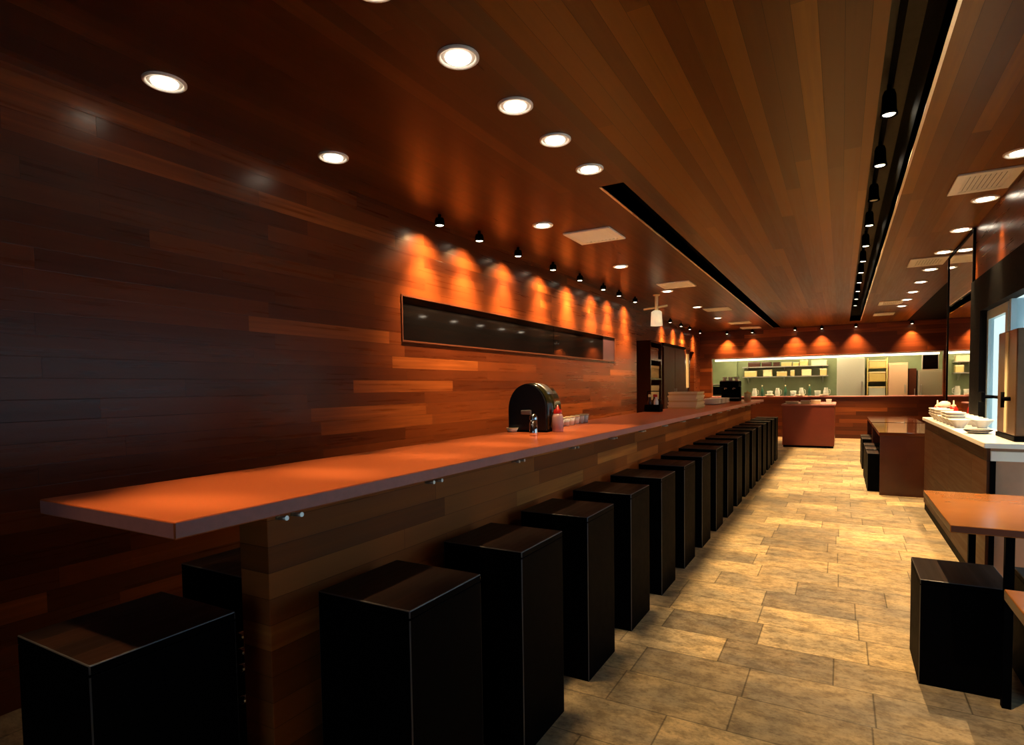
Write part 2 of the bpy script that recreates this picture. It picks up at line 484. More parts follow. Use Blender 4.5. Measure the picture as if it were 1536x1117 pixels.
# ================================================================= box stools
def make_stool(label, w, d, h, group):
    t = thing('box_stool', label, 'stool', group=group)
    b = MB().box(0, w, 0, d, 0, h - .022, 0, bev=.0028, bmi=1)
    for f in b.bm.faces:
        if f.material_index == 1 and abs(f.normal.z) > .3: f.material_index = 0
    b.build('body', ['black', 'lighter'], t)
    b = MB().box(0, w, 0, d, h - .0215, h, 0, bev=.0028, bmi=1)
    for f in b.bm.faces:
        if f.normal.z > .95: f.material_index = 2
        elif f.normal.z < -.3 or (abs(f.normal.z) < .05 and f.material_index == 0): f.material_index = 0
    b.build('seat', ['black', 'lighter', 'seat'], t)
    return t
SG = 'tall box stools along the aisle side of the long table'
s0 = None
for i in range(17):
    y = 1.10 + .578 * i
    if i == 0: lab = 'tall black box stool nearest the camera on the aisle side of the table'
    elif i == 16: lab = 'tall black box stool at the far end of the row, before the maroon island'
    else: lab = 'tall black box stool, %s from the camera along the aisle side of the table' % ORD[i]
    if s0 is None:
        s0 = make_stool(lab, .32, .325, .705, SG); s0.location = (-1.24, y, 0)
    else: dup(s0, (-1.24, y, 0), lab)
dup(s0, (-1.63, .575, 0), 'tall black box stool standing across the near end of the table', group='tall box stools at the near end and wall side')
dup(s0, (-1.84, 1.08, 0), 'tall black box stool in shadow on the wall side behind the table base', group='tall box stools at the near end and wall side')

# ================================================================= ceiling lamps
def make_downlight(label, group, r=.085):
    t = thing('recessed_downlight', label, 'ceiling light', group=group)
    MB().lathe([(r, 0), (r, -.006), (r * .93, -.011), (r * .84, -.008), (r * .80, -.001)], n=32).build('trim_ring', 'white', t)
    MB().lathe([(r * .80, -.002), (r * .6, -.004), (0, -.004)], n=32).build('reflector', 'reflector', t)
    MB().lathe([(r * .62, -.004), (r * .60, -.010), (r * .4, -.014), (0, -.015)], n=24).build('bulb', 'lamp', t)
    return t
d0 = None
def down(x, y, lab, grp, pw, ang, tilt=0.0):
    global d0
    if d0 is None:
        d0 = make_downlight(lab, grp); d0.location = (x, y, CZ)
    else: dup(d0, (x, y, CZ), lab, group=grp)
    if pw > 0: spot((x, y, CZ - .03), (x + tilt, y, 0), pw, ang, .7, .05)
for y, lab in ((1.99, 'round downlight over the table, nearest the top edge of the photo'), (2.46, 'round downlight over the table, second back from the top edge'),
               (2.90, 'round downlight over the table, third back from the top edge'), (3.39, 'round downlight over the table, last before the black ceiling slot'),
               (1.5, 'round downlight over the table, just above the top of the view'), (1.03, 'round downlight over the table, above its near end'), (.56, 'round downlight over the table, past its near end')):
    down(-1.35 if y > 1 else -1.24, y, lab, 'downlights over the long table', P_TABLE, 29)
for y, lab in ((1.5, 'round downlight in the dark top left corner of the ceiling'), (2.45, 'round downlight in the dark ceiling by the left wall, before the lit wall'),):
    down(-2.53, y, lab, 'downlights near the left wall', 2.5, 60)
for y, lab in ((4.34, 'round downlight just left of the nearest left-hand air vent'), (6.27, 'round downlight between the two left-hand air vents'), (8.25, 'round downlight just past the second left-hand air vent'),
               (10.2, 'small far downlight on the left, after the third vent'), (12.1, 'smallest far downlight on the left, near the back wall')):
    down(-2.14, y, lab, 'downlights on the left of the black slot', P_AISLE, 90)
for i, y in enumerate((4.48, 5.46, 6.44, 7.43, 8.47, 9.45, 10.41, 11.30, 12.2)):
    w = ['cut by the right edge of the photo', 'just below the large right-hand air vent', 'second past the large right-hand vent', 'just before the second right-hand vent', 'just after the second right-hand vent',
         'second after the second right-hand vent', 'third after the second right-hand vent', 'fourth after the second right-hand vent', 'farthest of its row towards the hatch'][i]
    if i in (1, 2): spot((.90, y, CZ - .03), (.85, y, 0), 230, 50, .8, .05)
    down(.90, y, 'round downlight in the right-hand row, ' + w, 'downlights in the right-hand row', P_AISLE, 105, tilt=-.9)
# track spots deep in their slot
rail = MB().box(.225, .255, R2[2] + .1, R2[3] - .2, CZ + .44, CZ + .469).build('track_rail', 'void')
tag(rail, 'black lighting track running down the right-hand ceiling slot', 'track')
def make_track(label, lit):
    t = thing('track_spotlight', label, 'spotlight', group='spotlights in the right-hand ceiling slot')
    MB().cyl((0, 0, .135), (0, 0, .17), .012, n=12).build('stem', 'black', t)
    MB().lathe([(.0, .135), (.028, .134), (.036, .11), (.040, .02), (.046, 0), (.046, -.008), (.040, -.008), (.036, .006)], n=24).build('can', 'black', t)
    MB().lathe([(.037, .006), (.030, -.004), (0, -.007)], n=20).build('bulb', 'lamp_small' if lit else 'reflector', t)
    return t
TR = 1.2
ty = [3.51, 4.29, 5.07, 5.85, 6.70, 7.52, 8.27, 9.07, 9.91, 10.8, 11.7]
t0 = None
for i, y in enumerate(ty):
    yy, lit = y * TR, i != 2
    if yy > 14.2: break
    lab = ('black track spotlight in the ceiling slot, %s from the top of the photo' % ORD[i]) if lit else 'unlit black track spotlight between the second and fourth in the ceiling slot'
    if t0 is None: t0 = make_track(lab, True); t0.location = (.232, yy, CZ + .27)
    elif not lit: make_track(lab, False).location = (.232, yy, CZ + .27)
    else: dup(t0, (.232, yy, CZ + .27), lab)
    if lit: spot((.232, yy, CZ + .255), (.232, yy, 0), P_TRACK, 75, .5, .008)
spot((.232, 2.3, CZ + .255), (.232, 2.3, 0), P_TRACK * .5, 75, .5, .008)
t9 = dup(t0, (.232, 2.3, CZ + .27), 'black track spotlight in the ceiling slot, overhead above the view')
# wall washing spots
def make_wash(label, group):
    t = thing('wall_spotlight', label, 'spotlight', group=group)
    MB().cyl((0, 0, -.025), (0, 0, 0), .012, n=12).build('stem', 'black', t)
    MB().lathe([(0, -.025), (.030, -.027), (.036, -.045), (.038, -.085), (.034, -.085), (.030, -.078)], n=20).build('can', 'black', t)
    MB().lathe([(.031, -.079), (.02, -.084), (0, -.086)], n=20).build('bulb', 'lamp_small', t)
    return t
WG = 'small black spotlights washing the left wall'
w0 = None
wy = (3.66, 4.22, 4.90, 5.67, 6.40, 7.17, 7.78)
for i, y in enumerate(wy):
    lab = 'small black wall spotlight, %s from the left along the lit left wall' % ORD[i]
    if w0 is None: w0 = make_wash(lab, WG); w0.location = (-2.68, y, CZ)
    else: dup(w0, (-2.68, y, CZ), lab)
    spot((-2.68, y, CZ - .09), (-2.68 - .45, y, CZ - 1.3), P_WASH, 125, 1.0, .02, (1.0, .58, .25))
    spot((-2.68, y, CZ - .09), (-2.68 - .12, y, CZ - 1.5), P_WASH * 4, 78, 1.0, .02, (1.0, .58, .25))
for i, y in enumerate((8.5, 11.6, 12.5, 13.3, 14.4)):
    lab = ['small black wall spotlight last before the left wall steps back', 'small black wall spotlight over the tall dark cabinet', 'small black wall spotlight past the tall dark cabinet', 'small black wall spotlight over the cream door panel', 'small black wall spotlight in the far left corner'][i]
    x = -2.68 if i == 0 else -2.95
    dup(w0, (x, y, CZ), lab)
    spot((x, y, CZ - .09), (x - .45, y, CZ - 1.3), P_WASH, 125, 1.0, .02, (1.0, .58, .25))
    spot((x, y, CZ - .09), (x - .12, y, CZ - 1.5), P_WASH * 4, 78, 1.0, .02, (1.0, .58, .25))
for i, x in enumerate((-2.45, -1.87, -.95, -.40, .27, 1.3)):
    lab = 'small black spotlight over the kitchen hatch, %s from the left' % ORD[i]
    dup(w0, (x, YB - .13, CZ), lab, group='small black spotlights over the kitchen hatch')
    spot((x, YB - .13, CZ - .09), (x, YB - .06, CZ - 1.0), P_BACK, 84, 1.0, .02, (1.0, .54, .22))

# ================================================================= air vents
def make_vent(label, group, w=.42, d=.43):
    t = thing('air_vent', label, 'vent', group=group)
    b = MB()
    f = .05
    b.box(-w / 2, w / 2, -d / 2, -d / 2 + f, -.014, 0, bev=.003).box(-w / 2, w / 2, d / 2 - f, d / 2, -.014, 0, bev=.003)
    b.box(-w / 2, -w / 2 + f, -d / 2 + f, d / 2 - f, -.014, 0, bev=.003).box(w / 2 - f, w / 2, -d / 2 + f, d / 2 - f, -.014, 0, bev=.003)
    b.build('frame', 'white', t)
    MB().box(-w / 2 + f, w / 2 - f, -d / 2 + f, d / 2 - f, -.003, 0).build('backing', 'grey', t)
    n = 9
    sl = MB()
    for i in range(n):
        x = -w / 2 + f + (w - 2 * f) * (i + .5) / n
        sl.prism([(x - .015, -.012), (x - .012, -.013), (x + .012, -.005), (x + .010, -.003)], -d / 2 + f, d / 2 - f, 'Y')
    sl.build('louvres', 'white', t)
    return t
v0 = make_vent('square white ceiling vent on the left, nearest the camera', 'white vents on the left of the slot')
v0.location = (-1.90, 4.88, CZ)
dup(v0, (-1.90, 7.80, CZ), 'square white ceiling vent on the left, second from the camera')
dup(v0, (-1.90, 10.7, CZ), 'square white ceiling vent on the left, third from the camera')
dup(v0, (-1.90, 13.3, CZ), 'square white ceiling vent on the left, fourth, near the back wall')
dup(v0, (-1.55 - .3, 14.6, CZ), 'square white ceiling vent in front of the hatch, farthest on the left')
v1 = make_vent('large white ceiling vent on the right with louvres, nearest the camera', 'white vents on the right', .34, .46)
v1.location = (.81, 4.97, CZ)
dup(v1, (.81, 7.92, CZ), 'white ceiling vent on the right beside the mirror, second from the camera')
dup(v1, (.70, 11.6, CZ), 'white ceiling vent on the right, third, past the mirror')
dup(v1, (.70, 13.4, CZ), 'white ceiling vent on the right, fourth, near the back wall')

# ================================================================= on the left wall
t = thing('dark_wall_mirror', 'long dark glass slot mirror set into the left wall', 'mirror', (XL, 5.745, 1.785))
hw, hh = (NY1 - NY0) / 2, (NZ1 - NZ0) / 2
b = MB()
b.box(-.059, .006, -hw, hw, -hh, -hh + .012).box(-.059, .006, -hw, hw, hh - .012, hh)
b.box(-.059, .006, -hw, -hw + .012, -hh + .012, hh - .012).box(-.059, .006, hw - .012, hw, -hh + .012, hh - .012)
b.build('frame', 'table_edge', t)
seam = 6.05 - 5.745
MB().box(-.055, -.012, -hw + .012, seam - .004, -hh + .012, hh - .012).build('mirror_panel', 'dark_glass', t)
MB().box(-.055, -.012, seam + .004, 7.62 - 5.745, -hh + .012, hh - .012).build('mirror_panel', 'dark_glass', t)
p = MB().box(-.055, -.008, 7.63 - 5.745, hw - .012, -hh + .012, hh - .012).build('end_panel', 'purple', t)
p['label'] = 'dull purple end panel'
# pale pendant hanging by the step in the wall
M['shade'] = mat('softly lit shade', (0.8, 0.74, 0.58), 0.5, emit=(1.0, 0.82, 0.5), estr=0.55)
t = thing('pendant_lantern', 'pale cream pendant lantern with a cross arm hanging near the stepped left wall', 'pendant light', (-2.36, 8.5, CZ))
MB().lathe([(0, 0), (.05, 0), (.05, -.012), (.02, -.025), (0, -.025)], n=20).build('canopy', 'creamy', t)
MB().cyl((0, 0, -.02), (0, 0, -.24), .026, n=12).build('stem', 'creamy', t)
MB().cyl((-.19, 0, -.20), (.16, 0, -.17), .014, n=10).build('cross_arm', 'creamy', t)
MB().lathe([(.045, -.23), (.075, -.25), (.085, -.45), (.080, -.45), (.070, -.255), (.045, -.235)], n=20, close=True).build('shade', 'shade', t)
# shelf unit and tall cabinet beyond the step
t = thing('shelf_unit', 'tall open shelf unit holding boxes behind the stepped wall edge', 'shelf', (XL2, 10.35, 0))
MB().box(0, .26, -.43, -.40, 0, 2.04).build('side_panel', 'brown', t)
MB().box(0, .26, .25, .28, 0, 2.04).build('side_panel', 'brown', t)
for z in (.5, .98, 1.36, 1.70, 2.01): MB().box(0, .26, -.40, .25, z, z + .03).build('shelf_board', 'brown', t)
for k, (z, h, mm, lab) in enumerate(((1.39, .22, 'cream', 'cream box on the upper middle shelf of the left shelf unit'), (1.01, .25, 'creamy', 'pale box on the lower shelf of the left shelf unit'), (1.73, .2, 'brown', 'dark box on the top shelf of the left shelf unit'))):
    o = thing('storage_box', lab, 'box', (XL2 + .13, 10.275, z + .0015), group='boxes on the left shelf unit')
    MB().box(-.1, .1, -.28, .28, 0, h * .75, bev=.006).build('body', mm, o)
    MB().box(-.105, .105, -.285, .285, h * .75, h, bev=.006).build('lid', mm, o)
t = thing('tall_cabinet', 'tall dark brown cabinet against the far left wall', 'cabinet', (XL2 + .003, 11.6, 0))
b = MB().box(0, .24, -.85, .85, .06, 2.0, bev=.004)
b.box(.02, .22, -.82, .82, 0, .06).build('body', 'cabinet', t)
MB().box(0, .27, -.87, .87, 2.0, 2.05, bev=.004).build('top', 'void', t)
for s in (-1, 1):
    d = MB().box(.24, .262, min(s * .01, s * .83), max(s * .01, s * .83), .1, 1.97, bev=.003).build('door', 'cabinet', t)
    MB().cyl((.275, s * .06, 1.0), (.275, s * .06, 1.2), .008, n=10).cyl((.26, s * .06, 1.02), (.277, s * .06, 1.02), .006, n=8).cyl((.26, s * .06, 1.18), (.277, s * .06, 1.18), .006, n=8).build('handle', 'steel', d)

# ================================================================= things on the long table
def arch(w, h, r, n=10):
    pts = [(-w, 0), (w, 0)]
    for i in range(n + 1):
        a = math.pi * i / n
        pts.append((w * math.cos(a), h - r + r * math.sin(a)))
    return pts
t = thing('countertop_bin', 'round-topped glossy black bin standing on the long table', 'bin', (-1.56, 3.02, TZ), rz=math.radians(4))
b = MB()
b.prism(arch(.12, .275, .15, 20), -.085, .125, 'Y', smooth=True).build('body', 'olive', t)
MB().prism([(x * .96, .006 + z * .965) for x, z in arch(.12, .275, .15, 20)], -.105, -.085, 'Y').build('front_panel', 'navy', t)
b = MB()
pa = [(.124 * math.cos(math.pi * i / 20), .125 + .154 * math.sin(math.pi * i / 20)) for i in range(4, 15)]
b.prism(pa + [(x * .97, z - .003) for x, z in pa[::-1]], -.03, .06, 'Y', smooth=True).build('lid_highlight', 'steel', t)  # steel arc models the highlight along the rounded top as a strip
MB().box(-.03, .03, -.125, -.104, .10, .125, bev=.005).build('handle', 'grey', t)
MB().box(-.124, .124, -.11, .13, 0, .012, bev=.003).build('base', 'black', t)
t = thing('chrome_shaker', 'slim chrome shaker in front of the black bin', 'shaker', (-1.40, 2.70, TZ))
MB().lathe([(0, 0), (.021, 0), (.022, .004), (.020, .085), (0, .085)], n=20).build('body', 'chrome', t)
MB().lathe([(.021, .085), (.021, .098), (.014, .112), (0, .116)], n=20).build('cap', 'chrome', t)
t = thing('squeeze_bottle', 'pinkish squeeze bottle with a red cap on the long table', 'bottle', (-1.395, 2.99, TZ))
MB().lathe([(0, 0), (.030, 0), (.032, .006), (.031, .085), (.022, .105), (0, .107)], n=20).build('body', 'pink', t)
MB().lathe([(.024, .103), (.024, .122), (.010, .130), (.005, .150), (0, .151)], n=16).build('cap', 'red', t)
def make_cup(label):
    o = thing('sauce_cup', label, 'cup', group='small white cups in a row on the table')
    MB().lathe([(0, 0), (.024, 0), (.031, .055), (.029, .055), (.022, .006), (0, .006)], n=18).build('bowl', 'paper', o)
    MB().lathe([(.031, .050), (.0335, .053), (.0335, .058), (.028, .058), (.028, .050)], n=18, close=True).build('rim', 'creamy', o)
    return o
c0 = None
for i in range(6):
    lab = 'small white sauce cup, %s from the red-capped bottle in the row' % ORD[i]
    p = (-1.54 - .012 * i, 3.33 + .11 * i, TZ)
    if c0 is None: c0 = make_cup(lab); c0.location = p
    else: dup(c0, p, lab)
t = thing('napkin_dish', 'low white dish at the wall-side table edge by the black bin', 'dish', (-1.64, 2.90, TZ))
MB().lathe([(0, 0), (.025, 0), (.034, .022), (.031, .022), (.022, .005), (0, .005)], n=18).build('bowl', 'paper', t)
MB().lathe([(.031, .019), (.036, .022), (.036, .025), (.031, .025)], n=18, close=True).build('rim', 'creamy', t)
# condiment caddy
t = thing('condiment_caddy', 'dark condiment caddy of bottles beside the cream tray stack', 'caddy', (-1.60, 5.65, TZ))
b = MB().box(-.075, .075, -.06, .06, 0, .012, bev=.003)
b.box(-.075, .075, -.06, -.052, .012, .07).box(-.075, .075, .052, .06, .012, .07).box(-.075, -.067, -.052, .052, .012, .07).box(.067, .075, -.052, .052, .012, .07)
b.build('rack', 'black', t)
MB().tube([(-.06, 0, .012), (-.06, 0, .2), (.06, 0, .2), (.06, 0, .012)], .005).build('handle', 'black', t)
for (x, y, mm, cm, lab) in ((-.032, -.028, 'brown', 'creamy', 'brown sauce bottle in the condiment caddy'), (.032, -.028, 'paper', 'red', 'white shaker in the condiment caddy'), (.0, .028, 'olive', 'red', 'dark soy bottle at the back of the caddy')):
    o = thing('sauce_bottle', lab, 'bottle', (-1.60 + x, 5.65 + y, TZ + .0125), group='bottles in the condiment caddy')
    MB().lathe([(0, 0), (.022, 0), (.023, .09), (.011, .12), (.011, .135), (0, .135)], n=16).build('body', mm, o)
    MB().lathe([(.013, .132), (.013, .155), (0, .158)], n=12).build('cap', cm, o)
# tray stack
for k in range(5):
    o = thing('serving_tray', 'cream serving tray, %s from the bottom of the stack on the table' % ORD[k], 'tray', (-1.49, 6.55, TZ + .0365 * k), rz=math.radians((k * 7) % 5 - 2), group='stack of cream trays on the long table')
    MB().box(-.15, .15, -.19, .19, 0, .03, bev=.004).build('body', ['cream', 'creamy', 'cream', 'creamy', 'cream'][k], o)
    MB().box(-.155, .155, -.195, -.19, .018, .036).box(-.155, .155, .19, .195, .018, .036).box(-.155, -.15, -.19, .19, .018, .036).box(.15, .155, -.19, .19, .018, .036).build('rim', 'creamy', o)
# plate stacks
def plate_profile(r): return [(0, 0), (r * .6, 0), (r, .018), (r, .021), (r * .62, .005), (0, .005)]
pl0 = None
pn = 0
def plate(x, y, z, label, group, r=.1):
    global pl0
    if pl0 is None:
        pl0 = MB().lathe(plate_profile(.1), n=24).build('plate', 'paper')
        tag(pl0, label, 'plate', group); pl0.location = (x, y, z); pl0.scale = (r / .1, r / .1, 1)
        return pl0
    o = pl0.copy(); COL.objects.link(o)
    o.location = (x, y, z); o['label'] = label; o['group'] = group; o.scale = (r / .1, r / .1, 1)
    return o
for j, (x, y) in enumerate(((-1.46, 7.75), (-1.46, 8.05), (-1.46, 8.4))):
    for k in range(6):
        plate(x, y, TZ + .0055 * k * 2, 'white plate, %s up in the %s stack behind the cream trays' % (ORD[k], ('nearest', 'middle', 'farthest')[j]), 'white plate stacks on the long table', .13)
# coffee machine
t = thing('coffee_machine', 'black and steel coffee machine at the far end of the table', 'coffee machine', (-1.50, 9.55, TZ))
b = MB().box(-.14, .14, -.13, .15, 0, .045, bev=.006).box(-.14, .14, .03, .15, .045, .22, bev=.006).box(-.14, .14, -.13, .15, .22, .31, bev=.012)
b.build('body', 'black', t)
MB().box(-.13, .13, -.12, .03, .0455, .052).build('drip_tray', 'steel', t)
for s in (-.06, .06): MB().cyl((s, -.06, .222), (s, -.06, .19), .024, n=16).cyl((s, -.06, .198), (s, -.16, .19), .008, n=10).build('brew_head', 'chrome', t)
MB().box(-.13, .13, -.12, .14, .311, .322).build('cup_rail', 'steel', t)
for i, x in enumerate((-1.585, -1.50, -1.415)):
    o = thing('coffee_cup', 'white cup on top of the coffee machine, %s from the wall side' % ORD[i], 'cup', (x, 9.56, TZ + .3225), group='cups on the coffee machine')
    MB().lathe([(0, 0), (.022, 0), (.034, .05), (.031, .05), (.02, .005), (0, .005)], n=16).build('bowl', 'paper', o)
    MB().tube([(.030, 0, .042), (.052, 0, .036), (.048, 0, .018), (.025, 0, .012)], .004, n=8).build('handle', 'paper', o)
t = thing('canister', 'cream canister with a lid beside the coffee machine', 'canister', (-1.28, 9.78, TZ))
MB().lathe([(0, 0), (.05, 0), (.052, .11), (0, .11)], n=20).build('body', 'creamy', t)
MB().lathe([(.054, .11), (.054, .125), (.012, .135), (.012, .15), (0, .152)], n=20).build('lid', 'cream', t)

# ================================================================= maroon island
t = thing('island_counter', 'square maroon island counter at the end of the aisle', 'counter', (-.565, 13.55, 0))
MB().box(-.455, .455, -.80, .80, .04, .825, bev=.004).build('body', 'maroon', t)
MB().box(-.44, .44, -.785, .785, 0, .04).build('plinth', 'void', t)
MB().box(-.475, .475, -.82, .82, .825, .852, bev=.004).build('top', 'counter_edge', t)
for i, (x, w, h, mm) in enumerate(((-.62, .16, .07, 'creamy'), (-.44, .17, .08, 'creamy'), (-.21, .09, .09, 'paper'))):
    o = thing('serving_box', 'pale serving box on the maroon island, %s from the left' % ORD[i], 'box', (x, 12.95, .8525), group='serving boxes on the maroon island')
    MB().box(-w / 2, w / 2, -.08, .08, 0, h * .8, bev=.005).build('body', mm, o)
    MB().box(-w / 2 - .004, w / 2 + .004, -.084, .084, h * .8, h, bev=.004).build('lid', 'paper', o)
for k in range(4): plate(-.86, 12.95, .8525 + .011 * k, 'white plate on the island left side, %s up in its stack' % ORD[k], 'plates on the maroon island', .12)

# ================================================================= right side: low tables
def low_table(label, x0, x1, y0, y1, z=.70):
    t = thing('dining_table', label, 'table', ((x0 + x1) / 2, (y0 + y1) / 2, 0), group='low dining tables on the right')
    w, d = (x1 - x0) / 2, (y1 - y0) / 2
    b = MB().box(-w, w, -d, d, z - .03, z, 1, bev=.003)
    for f in b.bm.faces:
        if f.normal.z > .9: f.material_index = 0
    b.build('tabletop', ['table_top', 'table_edge'], t)
    for sx in (-w + .19, w - .06):
        for sy in (-d + .06, d - .06):
            MB().box(sx - .014, sx + .014, sy - .014, sy + .014, 0, z - .03).build('leg', 'black', t)
    return t
low_table('low orange-brown dining table on the right reflecting the window', .37, .97, 2.76, 3.60)
low_table('low orange-brown table cut by the right edge, nearest the camera', .38, .97, 1.16, 1.96)
LG = 'low box stools on the right'
l0 = make_stool('low black box stool in front of the orange dining table on the right', .30, .36, .44, LG)
l0.location = (.29, 2.88, 0)
dup(l0, (.66, 2.90, 0), 'low black box stool by the wall under the orange dining table')
# box tables beyond the bar
for y0, y1, lab in ((7.62, 9.45, 'dark brown box table past the bar with a shiny top'), (9.6, 11.3, 'second dark brown box table, farther along behind the first')):
    x0, x1 = .37, .98
    t = thing('box_table', lab, 'table', (.675, (y0 + y1) / 2, 0), group='dark box tables past the bar')
    d = (y1 - y0) / 2
    MB().box(-.305, .305, -d, d, .66, .70, bev=.003).build('tabletop', 'gloss_brown', t)
    MB().box(-.295, .305, -d + .003, -d + .04, 0, .66).build('end_panel', 'brown', t)
    MB().box(-.295, .305, d - .04, d - .003, 0, .66).build('end_panel', 'brown', t)
for i, y in enumerate((7.85, 8.35, 8.85, 9.85, 10.35)):
    dup(l0, (.27, y, 0), 'low black stool tucked under the dark box tables, %s from the camera' % ORD[i], group='low stools tucked under the dark box tables')
# service bar along the glazing
t = thing('service_bar', 'narrow wood-fronted service bar with a white top by the glass door', 'counter', (.855, 5.57, 0))
bx, by = .855, 5.57
MB().box(.72 - bx, .735 - bx, 4.17 - by, 6.98 - by, .07, .875).build('front_panel', 'bar_wood', t)
MB().box(.735 - bx, .95 - bx, 4.19 - by, 6.98 - by, .07, .875).build('carcass', 'greywood', t)
MB().box(.725 - bx, .94 - bx, 4.22 - by, 6.95 - by, 0, .07).build('plinth', 'void', t)
MB().box(.70 - bx, .965 - bx, 4.13 - by, 7.0 - by, .875, .905, bev=.004).build('worktop', 'paper', t)
MB().box(.735 - bx, .95 - bx, 4.165 - by, 4.19 - by, .80, .855, bev=.003).build('drawer', 'paper', t)
MB().box(.735 - bx, .76 - bx, 4.165 - by, 4.19 - by, .07, .80).build('end_post', 'black', t)
BZ = .9055
def make_bowls(label):
    o = thing('bowl', label, 'bowl', group='white bowls crowded on the service bar')
    MB().lathe([(0, 0), (.03, 0), (.03, .008), (.062, .05), (.066, .06), (.061, .06), (.028, .014), (0, .012)], n=20).build('body', 'paper', o)
    MB().lathe([(.0665, .056), (.069, .060), (.066, .064), (.061, .061)], n=20, close=True).build('rim', 'paper', o)
    return o
bw = None
k = 0
for j in range(7):
    for i in range(2):
        x, y = .77 + .135 * i, 5.42 + .19 * j
        lab = 'white bowl on the service bar, %s pair from the red bottles, %s' % (ORD[6 - j] if j < 6 else 'nearest', ('aisle side', 'glass side')[i])
        if bw is None: bw = make_bowls(lab); bw.location = (x, y, BZ)
        else: dup(bw, (x, y, BZ), lab)
    if j in (1, 2, 4, 5, 6):
        for q in range(2):
            dup(bw, (.77, y, BZ + .022 * (q + 1)), 'white bowl nested %s in its aisle-side stack, %s from the red bottles' % (('second', 'third')[q], ORD[6 - j]))
for (x, y, lab) in ((.80, 6.83, 'red squeeze bottle at the far end of the service bar, aisle side'), (.92, 6.80, 'red squeeze bottle at the far end of the service bar, glass side')):
    o = thing('squeeze_bottle', lab, 'bottle', (x, y, BZ), group='red squeeze bottles on the service bar')
    MB().lathe([(0, 0), (.034, 0), (.036, .006), (.035, .09), (.02, .115), (0, .117)], n=18).build('body', 'red', o)
    MB().lathe([(.02, .113), (.018, .125), (.008, .13), (.004, .17), (0, .171)], n=12).build('nozzle', 'creamy', o)
o = thing('lidded_jar', 'dark jar with a rounded white lid between the red bottles', 'jar', (.86, 6.88, BZ))
MB().lathe([(0, 0), (.035, 0), (.038, .1), (0, .1)], n=18).build('body', 'brown', o)
MB().lathe([(.048, .1), (.052, .115), (.045, .145), (.02, .16), (0, .162)], n=18).build('lid', 'paper', o)
o = thing('drink_dispenser', 'tall brown metal dispenser on the near end of the service bar', 'dispenser', (.905, 4.47, BZ))
MB().box(-.05, .05, -.22, .22, .03, .64, bev=.006).build('body', 'bronze', o)
MB().box(-.055, .055, -.23, .23, 0, .03, bev=.004).build('base', 'black', o)
MB().box(-.055, -.05, -.04, .02, .04, .63).build('sight_strip', 'creamy', o)
MB().cyl((-.05, -.10, .24), (-.09, -.10, .24), .012, n=12).cyl((-.085, -.10, .28), (-.085, -.10, .19), .009, n=10).build('tap', 'black', o)
o = thing('drip_dish', 'dark shallow dish at the near end of the white bar top', 'dish', (.79, 4.86, BZ))
MB().lathe([(0, 0), (.05, 0), (.075, .02), (.07, .02), (.045, .005), (0, .005)], n=20).build('bowl', 'grey', o)
MB().lathe([(.07, .018), (.078, .020), (.078, .024), (.07, .024)], n=20, close=True).build('rim', 'black', o)
# wall mirror past the door
t = thing('wall_mirror', 'tall frameless mirror on the right wall past the black door post', 'mirror', (XR, 7.09, 0))
MB().box(-.012, 0, -.67, .67, .93, 2.55).build('mirror_panel', 'mirror', t)
MB().box(-.02, 0, -.69, -.67, .91, 2.57).box(-.02, 0, .67, .69, .91, 2.57).box(-.02, 0, -.67, .67, .91, .93).box(-.02, 0, -.67, .67, 2.55, 2.57).build('frame', 'void', t)

# ================================================================= kitchen behind the hatch
t = thing('strip_light', 'glowing strip light under the kitchen hatch soffit', 'light', (-.48, YB + .142, 1.93))
MB().box(-2.33, 2.33, 0, .08, -.045, .05).build('housing', 'white', t)
MB().cyl((-2.3, .04, -.066), (2.3, .04, -.066), .022, n=12).build('tube', 'tube', t)
def area(locn, sx, sy, pw, col):
    d = bpy.data.lights.new('kitchen_light', 'AREA')
    d.shape = 'RECTANGLE'; d.size = sx; d.size_y = sy; d.energy = pw; d.color = col
    o = bpy.data.objects.new('kitchen_light', d); COL.objects.link(o); o.location = locn
    return o
for i, x in enumerate((-2.2, -.5, 1.2)):
    t = thing('kitchen_ceiling_light', 'flat panel light on the kitchen ceiling, %s from the left' % ORD[i], 'ceiling light', (x, 16.3, 2.45), group='kitchen ceiling lights')
    MB().box(-.5, .5, -.2, .2, -.03, 0, bev=.004).build('frame', 'white', t)
    MB().box(-.47, .47, -.17, .17, -.034, -.03).build('diffuser', 'tube', t)
    area((x, 16.3, 2.40), .9, .35, 30, (1.0, .80, .42))
t = thing('wall_shelf', 'upper steel shelf on the kitchen back wall', 'shelf', (-1.32, 17.2, 1.70), group='kitchen wall shelves')
MB().box(-1.02, 1.02, -.36, 0, 0, .025).build('board', 'steel', t)
for x in (-.9, 0, .9): MB().prism([(-.34, -.001), (0, -.001), (0, -.16)], x - .01, x + .01, 'X').build('bracket', 'steel', t)
dup(t, (-1.32, 17.2, 1.44), 'lower steel shelf on the kitchen back wall')
sb = [(-2.2, -1.9, 1.725, .13, 'brown'), (-1.86, -1.62, 1.725, .12, 'brown'), (-1.58, -1.42, 1.725, .11, 'brown'), (-1.38, -1.14, 1.725, .10, 'cream'), (-1.1, -.97, 1.725, .09, 'yellow'), (-.94, -.76, 1.725, .14, 'cream'), (-.68, -.33, 1.725, .13, 'creamy'),
      (-2.29, -1.99, 1.465, .15, 'cream'), (-1.82, -1.61, 1.465, .17, 'creamy'), (-1.49, -1.25, 1.465, .12, 'cream'), (-1.16, -1.07, 1.465, .15, 'cream'), (-.90, -.68, 1.465, .16, 'creamy'), (-.48, -.33, 1.465, .17, 'cream')]
